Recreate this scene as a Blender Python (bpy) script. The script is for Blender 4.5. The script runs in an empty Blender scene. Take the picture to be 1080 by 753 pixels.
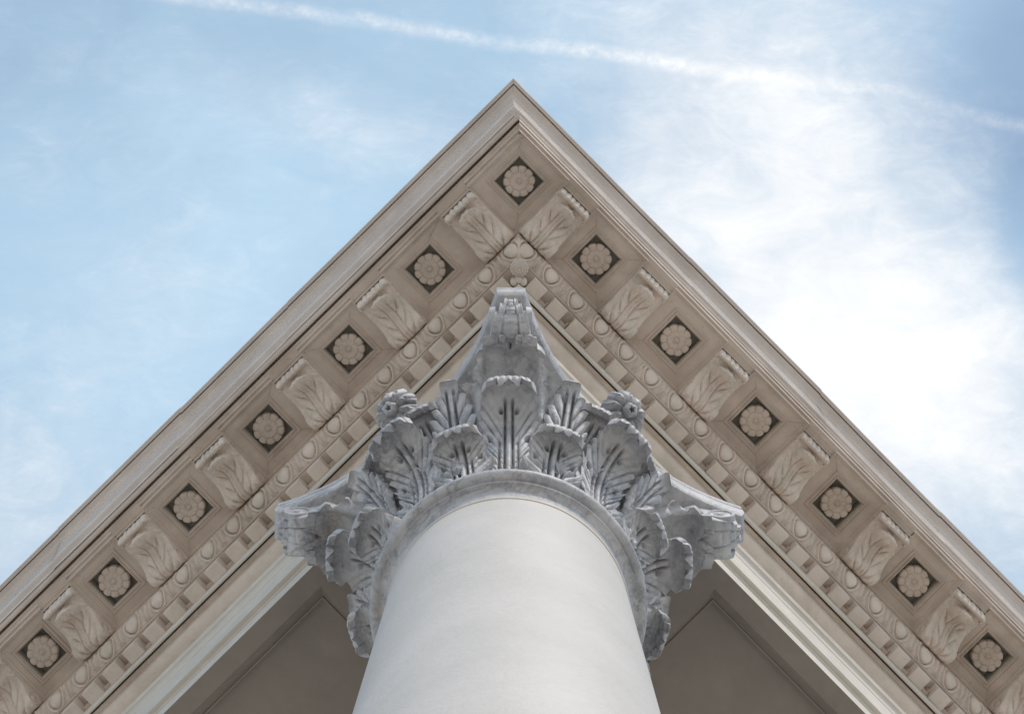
import bpy, math, random
import numpy as np
from mathutils import Vector, noise

random.seed(7)
R = math.radians
pi = math.pi
S = bpy.context.scene
COL = S.collection
Z0 = 1.6                      # eye height: heights below are given above the eye
CX, CY = -0.007, 1.237        # axis of the corner column
L_END = 3.9                   # how far each wing of the entablature runs

# ------------------------------------------------------------------ helpers
def tag(o, label=None, cat=None, group=None, kind=None):
    if label: o['label'] = label
    if cat: o['category'] = cat
    if group: o['group'] = group
    if kind: o['kind'] = kind
    return o

def empty(name, loc=(0, 0, 0)):
    o = bpy.data.objects.new(name, None)
    o.empty_display_size = 0.2
    o.location = loc
    COL.objects.link(o)
    return o

class MB:
    """collects vertices and faces for one mesh object"""
    def __init__(s): s.v = []; s.f = []; s.seams = []
    def add(s, verts, faces):
        n = len(s.v)
        s.v += [tuple(p) for p in verts]
        s.f += [tuple(i + n for i in q) for q in faces]
    def grid(s, P, closed_u=False, closed_v=False, flip=False):
        """P: array (nu, nv, 3)"""
        P = np.asarray(P, float); nu, nv = P.shape[:2]
        f = []
        for i in range(nu if closed_u else nu - 1):
            for j in range(nv if closed_v else nv - 1):
                a = i * nv + j; b = ((i + 1) % nu) * nv + j
                c = ((i + 1) % nu) * nv + (j + 1) % nv; d = i * nv + (j + 1) % nv
                f.append((a, d, c, b) if flip else (a, b, c, d))
        s.add(P.reshape(-1, 3), f)
    def box(s, lo, hi, M=None):
        x0, y0, z0 = lo; x1, y1, z1 = hi
        v = [(x0,y0,z0),(x1,y0,z0),(x1,y1,z0),(x0,y1,z0),(x0,y0,z1),(x1,y0,z1),(x1,y1,z1),(x0,y1,z1)]
        if M: v = [M(*p) for p in v]
        s.add(v, [(0,3,2,1),(4,5,6,7),(0,1,5,4),(1,2,6,5),(2,3,7,6),(3,0,4,7)])
    def lathe(s, prof, n=48, center=(0,0,0), M=None, wob=None):
        P = np.zeros((len(prof), n, 3))
        for i, (r, z) in enumerate(prof):
            for j in range(n):
                a = 2 * pi * j / n
                rr = r + (wob(a, z) if wob else 0)
                p = (rr * math.cos(a), rr * math.sin(a), z)
                if M: p = M(*p)
                P[i, j] = (p[0] + center[0], p[1] + center[1], p[2] + center[2])
        s.grid(P, closed_v=True, flip=True)
    def build(s, name, mat, parent=None, smooth=35, loc=None, merge=True):
        me = bpy.data.meshes.new(name)
        me.from_pydata(s.v, [], s.f)
        me.validate()
        if merge:
            import bmesh
            bm = bmesh.new(); bm.from_mesh(me)
            bmesh.ops.remove_doubles(bm, verts=bm.verts, dist=1e-5)
            bmesh.ops.recalc_face_normals(bm, faces=bm.faces)
            bm.to_mesh(me); bm.free()
        me.materials.append(mat)
        me.update()
        if smooth:
            for p in me.polygons: p.use_smooth = True
            me.set_sharp_from_angle(angle=R(smooth))
        o = bpy.data.objects.new(name, me)
        COL.objects.link(o)
        if parent: o.parent = parent
        if loc is not None: o.location = loc
        return o

def put(o, M):
    """place a copy with a 4x4 matrix relative to its parent"""
    o.matrix_basis = M
    return o

def copy_tree(o, parent):
    c = o.copy(); COL.objects.link(c); c.parent = parent
    for ch in list(o.children): copy_tree(ch, c)
    return c

from mathutils import Matrix
Q = math.sqrt(0.5)
E_R = Vector((Q, Q, 0)); E_L = Vector((-Q, Q, 0))
def W(wing, l, s, h):
    """point of a wing: l along it from the column axis, s outwards, h above the eye; local to the entablature"""
    if wing == 'R': d = E_R * l - E_L * s
    else: d = E_L * l - E_R * s
    return (d.x, d.y, h)
def wing_matrix(wing, l, s, h):
    """x along the wing, y outwards, z up  (left wing mirrored by a proper rotation: x runs back to the corner)"""
    p = Vector(W(wing, l, s, h))
    if wing == 'R': x, y = E_R, -E_L
    else: x, y = -E_L, -E_R
    z = Vector((0, 0, 1))
    x = y.cross(z)
    M = Matrix(((x.x, y.x, 0, p.x), (x.y, y.y, 0, p.y), (0, 0, 1, p.z), (0, 0, 0, 1)))
    return M

def sstep(a, b, x):
    t = np.clip((np.asarray(x, float) - a) / (b - a), 0, 1)
    return t * t * (3 - 2 * t)

# ------------------------------------------------------------------ materials
def new_mat(name):
    m = bpy.data.materials.new(name); m.use_nodes = True
    nt = m.node_tree; nt.nodes.clear()
    out = nt.nodes.new('ShaderNodeOutputMaterial')
    b = nt.nodes.new('ShaderNodeBsdfPrincipled')
    nt.links.new(b.outputs[0], out.inputs[0])
    return m, nt, b
def N(nt, t, **kw):
    n = nt.nodes.new(t)
    for k, v in kw.items():
        if k in n.inputs.keys(): n.inputs[k].default_value = v
        else: setattr(n, k, v)
    return n
def noise_fac(nt, co, scale, detail=4, rough=.6, lo=.35, hi=.65, stretch=None, dist=0):
    if stretch:
        mp = N(nt, 'ShaderNodeMapping'); mp.inputs['Scale'].default_value = stretch
        nt.links.new(co, mp.inputs[0]); co = mp.outputs[0]
    n = N(nt, 'ShaderNodeTexNoise', Scale=scale, Detail=detail, Roughness=rough, Distortion=dist)
    nt.links.new(co, n.inputs['Vector'])
    r = N(nt, 'ShaderNodeMapRange')
    r.inputs['From Min'].default_value = lo; r.inputs['From Max'].default_value = hi
    nt.links.new(n.outputs['Fac'], r.inputs['Value'])
    return r.outputs[0]
def mix(nt, fac, a, b, mode='MIX'):
    m = N(nt, 'ShaderNodeMix', data_type='RGBA', blend_type=mode)
    for sock, val in ((m.inputs[0], fac), (m.inputs[6], a), (m.inputs[7], b)):
        if hasattr(val, 'is_linked'): nt.links.new(val, sock)
        elif isinstance(val, (tuple, list)): sock.default_value = (*val[:3], 1)
        else: sock.default_value = val
    return m.outputs[2]
def mul(nt, a, b, op='MULTIPLY'):
    m = N(nt, 'ShaderNodeMath', operation=op)
    for i, v in enumerate((a, b)):
        if hasattr(v, 'is_linked'): nt.links.new(v, m.inputs[i])
        else: m.inputs[i].default_value = v
    return m.outputs[0]
def bump(nt, bsdf, h, strength, dist):
    b = N(nt, 'ShaderNodeBump'); b.inputs['Strength'].default_value = strength
    b.inputs['Distance'].default_value = dist
    nt.links.new(h, b.inputs['Height'])
    nt.links.new(b.outputs[0], bsdf.inputs['Normal'])

def paint(name, base, dirt, rough=.55, dirtiness=.5, spots=.25, green=.0, bmp=.25):
    m, nt, b = new_mat(name)
    g = N(nt, 'ShaderNodeNewGeometry'); co = g.outputs['Position']
    c = mix(nt, mul(nt, noise_fac(nt, co, 3.1, 4, .6, .38, .68), dirtiness), base, dirt)
    light = tuple(min(1, x * 1.13) for x in base)
    c = mix(nt, mul(nt, noise_fac(nt, co, 11, 3, .55, .48, .72), .5), c, light)
    c = mix(nt, mul(nt, noise_fac(nt, co, 42, 4, .7, .58, .74), spots), c, tuple(x * .55 for x in dirt))
    if green:
        c = mix(nt, mul(nt, noise_fac(nt, co, 9, 3, .6, .52, .7), green), c, (.36, .38, .29))
    nt.links.new(c, b.inputs['Base Color'])
    nt.links.new(mul(nt, mul(nt, noise_fac(nt, co, 14, 4, .6, .3, .7), .25), rough - .08, 'ADD'), b.inputs['Roughness'])
    h = mul(nt, noise_fac(nt, co, 60, 5, .65, .2, .8), noise_fac(nt, co, 9, 3, .5, .2, .8), 'ADD')
    bump(nt, b, h, bmp, .006)
    return m

M_PAINT = paint('weathered cream paint', (.640, .530, .455), (.42, .328, .262), .55, .75, .25)
M_CARVE = paint('carved cream paint', (.775, .672, .598), (.53, .428, .352), .55, .60, .22, .30)
M_GUTTER = paint('glossy cream paint', (.72, .630, .580), (.51, .422, .367), .27, .55, .0, 0, .015)
M_GUTTER.node_tree.nodes['Principled BSDF'].inputs['Coat Weight'].default_value = .7
M_GUTTER.node_tree.nodes['Principled BSDF'].inputs['Coat Roughness'].default_value = .16
M_ARCH = paint('pale cream paint', (.68, .62, .55), (.50, .44, .37), .5, .35, .10)
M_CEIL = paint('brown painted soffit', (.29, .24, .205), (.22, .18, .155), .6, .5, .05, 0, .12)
M_RECESS = paint('shaded recess paint', (.36, .325, .275), (.24, .215, .18), .7, .5, .2)  # darker cream: shade inside coffers and bead slot put into the colour; also cracks

def marble():
    m, nt, b = new_mat('grey veined marble')
    tc = N(nt, 'ShaderNodeNewGeometry'); co = tc.outputs['Position']
    n1 = N(nt, 'ShaderNodeTexNoise', Scale=3.5, Detail=6, Roughness=.65, Distortion=1.2)
    mp = N(nt, 'ShaderNodeMapping'); mp.inputs['Scale'].default_value = (1, 1, 2.6); mp.inputs['Rotation'].default_value = (.5, .3, .4)
    nt.links.new(co, mp.inputs[0]); nt.links.new(mp.outputs[0], n1.inputs['Vector'])
    # veins = narrow band around one noise level
    v = mul(nt, mul(nt, n1.outputs['Fac'], .5, 'SUBTRACT'), 0, 'ADD')
    va = N(nt, 'ShaderNodeMath', operation='ABSOLUTE'); nt.links.new(v, va.inputs[0])
    vr = N(nt, 'ShaderNodeMapRange'); vr.inputs['From Min'].default_value = 0; vr.inputs['From Max'].default_value = .035
    vr.inputs['To Min'].default_value = 1; vr.inputs['To Max'].default_value = 0
    nt.links.new(va.outputs[0], vr.inputs['Value'])
    c = mix(nt, noise_fac(nt, mp.outputs[0], 8, 7, .7, .34, .68), (.63, .612, .622), (.37, .36, .38))
    c = mix(nt, mul(nt, noise_fac(nt, co, 30, 6, .75, .50, .70, (1, 1, .35), .6), .75), c, (.22, .22, .235))
    c = mix(nt, mul(nt, vr.outputs[0], mul(nt, noise_fac(nt, co, 2.5, 3, .5, .42, .6), .55)), c, (.17, .17, .19))
    c = mix(nt, mul(nt, noise_fac(nt, co, 7, 4, .6, .54, .74), .40), c, (.55, .48, .415))
    nt.links.new(c, b.inputs['Base Color'])
    b.inputs['Roughness'].default_value = .48
    h = mul(nt, noise_fac(nt, co, 90, 5, .7, .2, .8), noise_fac(nt, co, 22, 3, .5, .2, .8), 'ADD')
    bump(nt, b, h, .3, .004)
    return m
M_MARBLE = marble()

def plaster():
    m, nt, b = new_mat('white trowelled plaster')
    g = N(nt, 'ShaderNodeTexCoord'); co = g.outputs['Object']
    c = mix(nt, mul(nt, noise_fac(nt, co, 3.5, 5, .6, .35, .7), .8), (.655, .605, .578), (.55, .520, .485))
    rt = N(nt, 'ShaderNodeMapping'); rt.inputs['Rotation'].default_value = (.35, .45, .2)
    nt.links.new(co, rt.inputs[0]); cr_ = rt.outputs[0]
    st = noise_fac(nt, cr_, 12, 5, .75, .54, .70, (1, 1, 2.6), 1.2)
    c = mix(nt, mul(nt, st, .30), c, (.52, .49, .44))
    c = mix(nt, mul(nt, noise_fac(nt, cr_, 40, 4, .7, .62, .76, (1, 1, 2.4)), .30), c, (.55, .52, .47))
    nt.links.new(c, b.inputs['Base Color'])
    b.inputs['Roughness'].default_value = .62
    h = mul(nt, noise_fac(nt, cr_, 10, 5, .7, .3, .7, (1, 1, 2.2), 1.2), mul(nt, noise_fac(nt, co, 80, 3, .6, .2, .8), .4), 'ADD')
    bump(nt, b, h, .24, .005)
    return m
M_PLASTER = plaster()

def paving():
    m, nt, b = new_mat('pale paving stone')
    g = N(nt, 'ShaderNodeNewGeometry'); co = g.outputs['Position']
    br = N(nt, 'ShaderNodeTexBrick', Scale=1.0)
    br.inputs['Color1'].default_value = (.56, .50, .42, 1); br.inputs['Color2'].default_value = (.50, .45, .385, 1)
    br.inputs['Mortar'].default_value = (.25, .22, .19, 1); br.inputs['Mortar Size'].default_value = .008
    br.inputs['Brick Width'].default_value = .9; br.inputs['Row Height'].default_value = .6
    nt.links.new(co, br.inputs['Vector'])
    c = mix(nt, mul(nt, noise_fac(nt, co, 3, 6, .6, .4, .7), .4), br.outputs['Color'], (.36, .32, .27))
    nt.links.new(c, b.inputs['Base Color']); b.inputs['Roughness'].default_value = .8
    return m
M_PAVE = paving()

# ------------------------------------------------------------------ ground and steps
g = MB(); g.grid([[(-3000, -3000, 0), (-3000, 3000, 0)], [(3000, -3000, 0), (3000, 3000, 0)]])
tag(g.build('ground', M_PAVE, smooth=0), 'pale stone paving below the portico', kind='structure')

# ------------------------------------------------------------------ column
column = tag(empty('column', (CX, CY, 0)),
             'white plastered round column with a grey marble acanthus capital under the cornice corner', 'column', kind='thing')
NECK = 3.408; HC = 3.47       # top of the shaft, centre of the marble astragal (above the eye)
def shaft_r(h):
    d = NECK - h
    return .300 * (1 + .050 * d - .0040 * d * d)
prof = [(shaft_r(h), h + Z0) for h in np.linspace(-1.6 + .26, NECK, 60)]
sh = MB(); sh.lathe(prof, 144)
sh.build('shaft', M_PLASTER, column, smooth=60)
rb = shaft_r(-1.34)
bs = MB()
bp = [(rb + .012, .26), (rb + .012, .24), (rb + .03, .232)]
bp += [(rb + .03 + .028 * math.sin(a), .205 + .028 * math.cos(a)) for a in np.linspace(.2, pi, 10)]
bp += [(rb + .035, .17), (rb + .04, .15), (rb + .05, .145)]
bp += [(rb + .05 + .045 * math.sin(a), .10 + .045 * math.cos(a)) for a in np.linspace(.1, pi - .1, 12)]
bs.lathe(bp, 96)
w = rb + .10; bs.box((-w, -w, 0.001), (w, w, .056))
bs.build('base', M_MARBLE, column)

ZC = HC + Z0                  # world height of the astragal; capital coordinates start here
cap = MB()                    # the bell
bell = [(.315, -.01), (.318, .1), (.322, .25), (.332, .42), (.350, .55), (.378, .63), (.402, .665), (.404, .685), (.38, .70)]
cap.lathe(bell, 96)
capital = cap.build('capital', M_MARBLE, column, loc=(0, 0, ZC))
capital['label'] = 'grey veined marble Corinthian capital with acanthus leaves'

# astragal: hollow curve, fillet and torus between the shaft and the bell
a_ = [(.299, -.066)]
a_ += [(.302 + .021 * (1 - math.cos(t)), -.062 + .044 * math.sin(t)) for t in np.linspace(0, pi / 2, 10)]
a_ += [(.3272, -.019), (.3276, -.004)]
a_ += [(.3335 + .018 * math.sin(t), .0135 - .0175 * math.cos(t)) for t in np.linspace(.05, pi - .1, 16)]
a_ += [(.318, .034)]
m_ = MB(); m_.lathe(a_, 144); m_.build('astragal', M_MARBLE, capital, smooth=40)
m_ = MB(); m_.lathe([(.2985, -.074), (.303, -.072), (.304, -.067), (.2985, -.064)], 144)
m_.build('mortar_joint', M_ARCH, capital)

# ---- abacus
def abacus_outline(off, n=28):
    pts = []
    tip, hw, mid = .714 - off * 1.25, .0435 - off * .45, .418 - off
    for k in range(4):
        a0 = -pi / 2 + k * pi / 2
        c0 = np.array((math.cos(a0), math.sin(a0))); t0 = np.array((-c0[1], c0[0]))
        a1 = a0 + pi / 2
        c1 = np.array((math.cos(a1), math.sin(a1))); t1 = np.array((-c1[1], c1[0]))
        A = c0 * tip + t0 * hw; B = c1 * tip - t1 * hw
        am = a0 + pi / 4; Mp = np.array((math.cos(am), math.sin(am))) * mid
        for i in range(n + 1):
            u = i / n
            chord = A * (1 - u) + B * u
            sag = Mp - (A + B) / 2
            q = 2 * u - 1
            pts.append(chord + sag * (1 - abs(q) ** 2.15))
    return np.array(pts)
ab = MB()
levels = [(.10, .698), (.018, .698), (.010, .701), (.004, .709), (.0, .722), (0, .752), (.0025, .754), (.0025, .759), (0, .761), (0, .790), (.006, .797), (.1, .7985)]
P = [np.c_[abacus_outline(o), np.full(4 * 29, z)] for o, z in levels]
ab.grid(P, closed_v=True, flip=True)
def cap_poly(mb, ring, flip=False):
    n = len(ring); c = ring.mean(0)
    mb.add(list(ring) + [c], [((j + 1) % n, j, n) if flip else (j, (j + 1) % n, n) for j in range(n)])
cap_poly(ab, P[0], True); cap_poly(ab, P[-1])
ab.build('abacus', M_MARBLE, capital, smooth=30)

# ---- acanthus leaves
def arc_table(prof, n=400):
    p = np.asarray(prof, float)
    # Catmull-Rom through the profile points
    out = []
    q = np.vstack([2 * p[0] - p[1], p, 2 * p[-1] - p[-2]])
    for i in range(1, len(q) - 2):
        for t in np.linspace(0, 1, 24, endpoint=False):
            a, b, c, d = q[i - 1], q[i], q[i + 1], q[i + 2]
            out.append(.5 * ((2 * b) + (-a + c) * t + (2 * a - 5 * b + 4 * c - d) * t * t + (-a + 3 * b - 3 * c + d) * t ** 3))
    out.append(p[-1]); out = np.array(out)
    s = np.r_[0, np.cumsum(np.linalg.norm(np.diff(out, axis=0), axis=1))]
    ss = np.linspace(0, s[-1], n)
    c = np.c_[np.interp(ss, s, out[:, 0]), np.interp(ss, s, out[:, 1])]
    t = np.gradient(c, axis=0); t /= np.linalg.norm(t, axis=1)[:, None]
    return c, t, s[-1]

def leaf(profile, half, teeth, notches, mid='rib', wrap=1.0, thick=.0125, curl_edge=.010, ns=190, nk=34, vein=.0075,
         cleft=0.0, tooth_amp=.23, lip=.8, holes=(), xs=1.0, lip_h=.003):
    """half: outline polygon (x in metres, y 0..1 of the length) from base to tip; the leaf is ruled from points on its
    axis to the outline, so the veins fan out towards the teeth"""
    c, tg, Ltot = arc_table(profile)
    h = np.asarray(half, float)
    hm = np.c_[h[:, 0] * xs, h[:, 1] * Ltot]
    ls = np.r_[0, np.cumsum(np.linalg.norm(np.diff(hm, axis=0), axis=1))]
    s = np.linspace(0, 1, ns)
    ox = np.interp(s * ls[-1], ls, hm[:, 0]); oy = np.interp(s * ls[-1], ls, hm[:, 1])
    ker = np.hanning(9); ker /= ker.sum()
    pad = lambda a: np.convolve(np.r_[[a[0]] * 4, a, [a[-1]] * 4], ker, 'valid')
    ox[1:-1] = pad(ox)[1:-1]; oy[1:-1] = pad(oy)[1:-1]
    ay = np.clip((oy / Ltot - .34) * 1.06, 0, None) * Ltot       # where the vein leaves the axis
    ay = np.minimum(ay, .70 * Ltot)
    if mid == 'trough': ay = np.clip((oy / Ltot - .42), 0, .70) * Ltot
    ph = s * teeth
    saw = (ph % 1.0)
    sl = s[np.argmax(oy / Ltot > lip)]                           # outline position where the lip begins
    onlip = sstep(sl - .05, sl + .04, s)
    tooth = 1 - tooth_amp * (1 - np.clip(np.minimum(saw / .25, (1 - saw) / .75), 0, 1) ** .8) * sstep(.12, .3, s) * (1 - .60 * onlip)
    notch = np.zeros(ns)
    for ns_, dep, wd in notches:
        notch += dep * np.exp(-((s - ns_) / wd) ** 2)
    rad = tooth * (1 - notch)
    k = np.linspace(0, 1, nk) ** 1.25
    halves = []
    for side in (1, -1):
        X = side * (ox[:, None] * rad[:, None]) * k[None, :]
        Y = ay[:, None] + ((oy - ay) * rad)[:, None] * k[None, :]
        K = np.repeat(k[None, :], ns, 0); Sg = np.repeat(s[:, None], nk, 1)
        yn = Y / Ltot
        ax_ = np.abs(X)
        blade = (1 - onlip)[:, None]
        gsin = np.abs(np.sin(pi * ph))[:, None]
        vk = 1.0 if mid == 'rib' else sstep(.096, .110, ax_)
        D = -vein * vk * (1 - gsin) ** 2.2 * sstep(.06, .30, K) * (.25 + .75 * blade) * sstep(.06, .2, Sg)
        D = D + .0032 * vk * gsin * sstep(.3, .8, K) * blade
        D += -.016 * notch[:, None] / .3 * sstep(.25, .9, K)
        D += curl_edge * K ** 4 * sstep(.1, .3, Sg)
        if mid == 'rib': D += .004 * np.sin(pi * np.clip(K, 0, 1)) ** 2 * sstep(.15, .3, Sg)
        inlip = sstep(lip - .01, lip + .035, yn)
        if mid == 'rib':
            fade = 1 - sstep(lip - .10, lip - .04, yn)
            fade2 = 1 - sstep(.46, .60, yn)
            D += fade * (-.021 * np.exp(-((ax_ - .0105) / .0031) ** 2) + .004 * np.exp(-(ax_ / .006) ** 2))
            D += fade2 * (-.016 * np.exp(-((ax_ - .0255) / .0030) ** 2))
            fl = np.abs(np.cos(X * pi / .0185))
            D += inlip * (lip_h + .0042 * (fl ** .5) - .002)
            D -= .004 * np.exp(-((yn - lip + .012) / .014) ** 2) * (1 - .5 * fl)
        else:
            D += -.034 * (1 - np.clip(ax_ / .080, 0, 1) ** 2.5) * sstep(.3, .5, yn) * (1 - .9 * inlip)
            D += .018 * np.exp(-(np.abs(ax_ - .090) / .012) ** 3) * sstep(.30, .45, yn) * (1 - sstep(.84, .88, yn))
            D -= .008 * np.exp(-((ax_ - .112) / .005) ** 2) * sstep(.30, .45, yn) * (1 - sstep(.74, .80, yn))
            fl = np.abs(np.cos(X * pi / .020))
            D += inlip * (.006 + .0042 * fl ** .5)
        for hx, hy in holes:
            D = D - .026 * np.exp(-(((ax_ - hx) / .0058) ** 2 + ((Y - hy * Ltot) / .009) ** 2) ** 1.5)
        BK = -.0035 * inlip * (fl ** .5)                         # flutes over the rolled lip, on the back of the leaf
        halves.append((X, Y, D, BK))
    m = MB()
    Cw = .33
    def place(X, Y, D):
        yy = np.clip(Y / Ltot, 0, 1) * (len(c) - 1)
        i0 = np.clip(np.floor(yy).astype(int), 0, len(c) - 2); fr = (yy - i0)[..., None]
        cc = c[i0] * (1 - fr) + c[i0 + 1] * fr
        tt = tg[i0] * (1 - fr) + tg[i0 + 1] * fr
        rho, z = cc[..., 0], cc[..., 1]
        nr, nz = tt[..., 1], -tt[..., 0]
        wr = wrap * (1 - .55 * sstep(.4, .9, Y / Ltot))
        rho = rho - X * X / (2 * Cw) * wr + nr * D
        cr = (np.abs(X) / (hm[:, 0].max() * .85)) ** 4 * sstep(.60, .88, Y / Ltot)
        rho = rho - .020 * cr - cleft * np.exp(-(X / .017) ** 2) * sstep(.66, .84, Y / Ltot)
        if cleft: rho = rho - .010 * np.clip((np.abs(X) - .035) / .05, 0, 2) ** 2 * sstep(.66, .84, Y / Ltot)
        z = z + nz * D - X * X * sstep(.6, .9, Y / Ltot) - .014 * cr
        return np.stack([X, -rho, z], -1)        # the leaf faces -Y
    for side, (X, Y, D, BK) in zip((1, -1), halves):
        F = place(X, Y, D)
        B = place(X * .97, Y * .995, np.minimum(D, 0) - thick * (1 - .55 * sstep(.7, .92, Y / Ltot)) + BK)
        m.grid(F, flip=(side < 0))
        m.grid(B, flip=(side > 0))
        rim = np.stack([F[:, -1], B[:, -1]], 1)
        m.grid(rim, flip=(side < 0))
    return m

up_half = [(.030, 0), (.036, .10), (.047, .20), (.074, .27), (.104, .36), (.107, .43), (.086, .475), (.078, .50), (.092, .56),
           (.098, .63), (.094, .70), (.090, .77), (.089, .84), (.088, .90), (.082, .95), (.064, .985), (.030, 1.0), (.0, 1.0)]
lo_half = [(.034, 0), (.042, .10), (.060, .20), (.088, .30), (.104, .40), (.103, .50), (.088, .56), (.084, .60), (.092, .68),
           (.090, .78), (.084, .87), (.070, .945), (.046, .985), (.022, 1.0), (.0, 1.0)]
co_half = [(.05, 0), (.075, .10), (.120, .20), (.185, .32), (.214, .42), (.206, .52), (.186, .62), (.160, .72), (.132, .80),
           (.112, .86), (.102, .92), (.086, .975), (.052, 1.0), (.026, .99), (.0, .95)]
in_half = [(.022, 0), (.034, .12), (.054, .25), (.076, .38), (.085, .50), (.080, .60), (.072, .68), (.066, .78), (.056, .89), (.038, .97), (.0, 1.0)]
up_prof = [(.322, .0), (.330, .12), (.346, .24), (.376, .33), (.425, .390), (.466, .411), (.491, .410), (.505, .396), (.505, .379), (.497, .372), (.489, .374)]
lo_prof = [(.328, .0), (.338, .08), (.356, .15), (.384, .201), (.408, .216), (.424, .213), (.433, .200), (.431, .187), (.422, .183)]
co_prof = [(.318, .22), (.334, .34), (.378, .455), (.450, .545), (.525, .594), (.568, .603), (.592, .592), (.595, .574), (.586, .563)]
in_prof = [(.318, .19), (.334, .30), (.362, .405), (.404, .475), (.440, .503), (.461, .501), (.472, .487), (.469, .472), (.460, .468)]

def spread(make_first, angles, name, jitter=.012):
    first = make_first.build(name, M_MARBLE, capital, smooth=75)
    rr = random.Random(name)
    for i, a in enumerate(angles):
        o = first if i == 0 else first.copy()
        if i: COL.objects.link(o); o.parent = capital
        o.rotation_euler = (rr.uniform(-jitter, jitter), rr.uniform(-jitter, jitter), R(a) + rr.uniform(-jitter, jitter))
        s = 1 + rr.uniform(-.012, .012); o.scale = (s, 1, s)
    return first
spread(leaf(up_prof, up_half, 16, [(.50, .32, .022), (.31, .14, .018), (.60, .12, .012), (.42, .08, .012)], lip=.875, xs=.90,
            holes=((.022, .745), (.050, .54), (.040, .27))), [45 * k for k in range(8)], 'tall_acanthus_leaf')
low_angles = []
for k in range(4): low_angles += [90 * k + 20, 90 * k + 70]
spread(leaf(lo_prof, lo_half, 13, [(.47, .28, .024), (.60, .10, .012), (.36, .10, .014)], lip=.83, xs=.84,
            holes=((.024, .66), (.050, .50))), low_angles, 'low_acanthus_leaf')
spread(leaf(co_prof, co_half, 14, [(.40, .10, .012), (.55, .10, .012)], mid='trough', vein=.015, wrap=.9, curl_edge=.012, tooth_amp=.27, cleft=.018, lip=.86,
            holes=((.116, .55), (.132, .40))), [90 * k for k in range(4)], 'corner_acanthus_leaf', .006)
fl_m = leaf(in_prof, in_half, 12, [(.5, .2, .04)], lip=.86, holes=((.02, .5),), xs=1.15, tooth_amp=.2)
fo = fl_m.build('face_acanthus_leaf', M_MARBLE, capital, smooth=75)
for k in range(4):
    for sd in (1, -1):
        o = fo if (k == 0 and sd == 1) else fo.copy()
        if o is not fo: COL.objects.link(o); o.parent = capital
        # the pair leans towards the flower in the middle of the side
        a = R(90 * k + 45 - sd * 23)
        o.matrix_basis = (Matrix.Rotation(a, 4, 'Z') @ Matrix.Translation((0, -.335, .20)) @ Matrix.Rotation(sd * R(19), 4, 'Y')
                          @ Matrix.Translation((0, .335, -.20)))

# slim serrated leaves laid along both flanks of every corner leaf, leaning out to the horn
sl_prof = [(.336, .20), (.362, .30), (.400, .40), (.442, .485), (.478, .540), (.504, .562), (.517, .560), (.521, .550)]
sl_half = [(.016, 0), (.026, .10), (.042, .22), (.062, .36), (.070, .50), (.068, .62), (.058, .75), (.042, .87), (.022, .96), (.0, 1.0)]
so_m = leaf(sl_prof, sl_half, 9, [(.45, .14, .03)], lip=.93, tooth_amp=.34, curl_edge=.006, holes=((.020, .40),), vein=.009, thick=.010)
sf = so_m.build('flank_acanthus_leaf', M_MARBLE, capital, smooth=75)
for k in range(4):
    for sd in (1, -1):
        o = sf if (k == 0 and sd == 1) else sf.copy()
        if o is not sf: COL.objects.link(o); o.parent = capital
        a = R(90 * k + sd * 23)
        o.matrix_basis = (Matrix.Rotation(a, 4, 'Z') @ Matrix.Translation((0, -.34, .20)) @ Matrix.Rotation(sd * R(4), 4, 'Y') @ Matrix.Rotation(-sd * R(14), 4, 'Z')
                          @ Matrix.Translation((0, .34, -.20)))

# caulicoles: fluted stalks between the tall leaves
st = MB()
st.lathe([(0, .10), (.016, .11), (.020, .16), (.026, .25), (.036, .285), (.040, .30), (.036, .315), (.0, .325)], 24,
         wob=lambda a, z: .003 * math.cos(8 * a))
def stalk_at(o, a): o.location = (math.sin(a) *   .340, -math.cos(a) * .340, 0); o.rotation_euler = (0, 0, a)
s0 = st.build('leaf_stalk', M_MARBLE, capital)
for i in range(8):
    o = s0 if i == 0 else s0.copy()
    if i: COL.objects.link(o); o.parent = capital
    stalk_at(o, R(22.5 + 45 * i))

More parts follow.
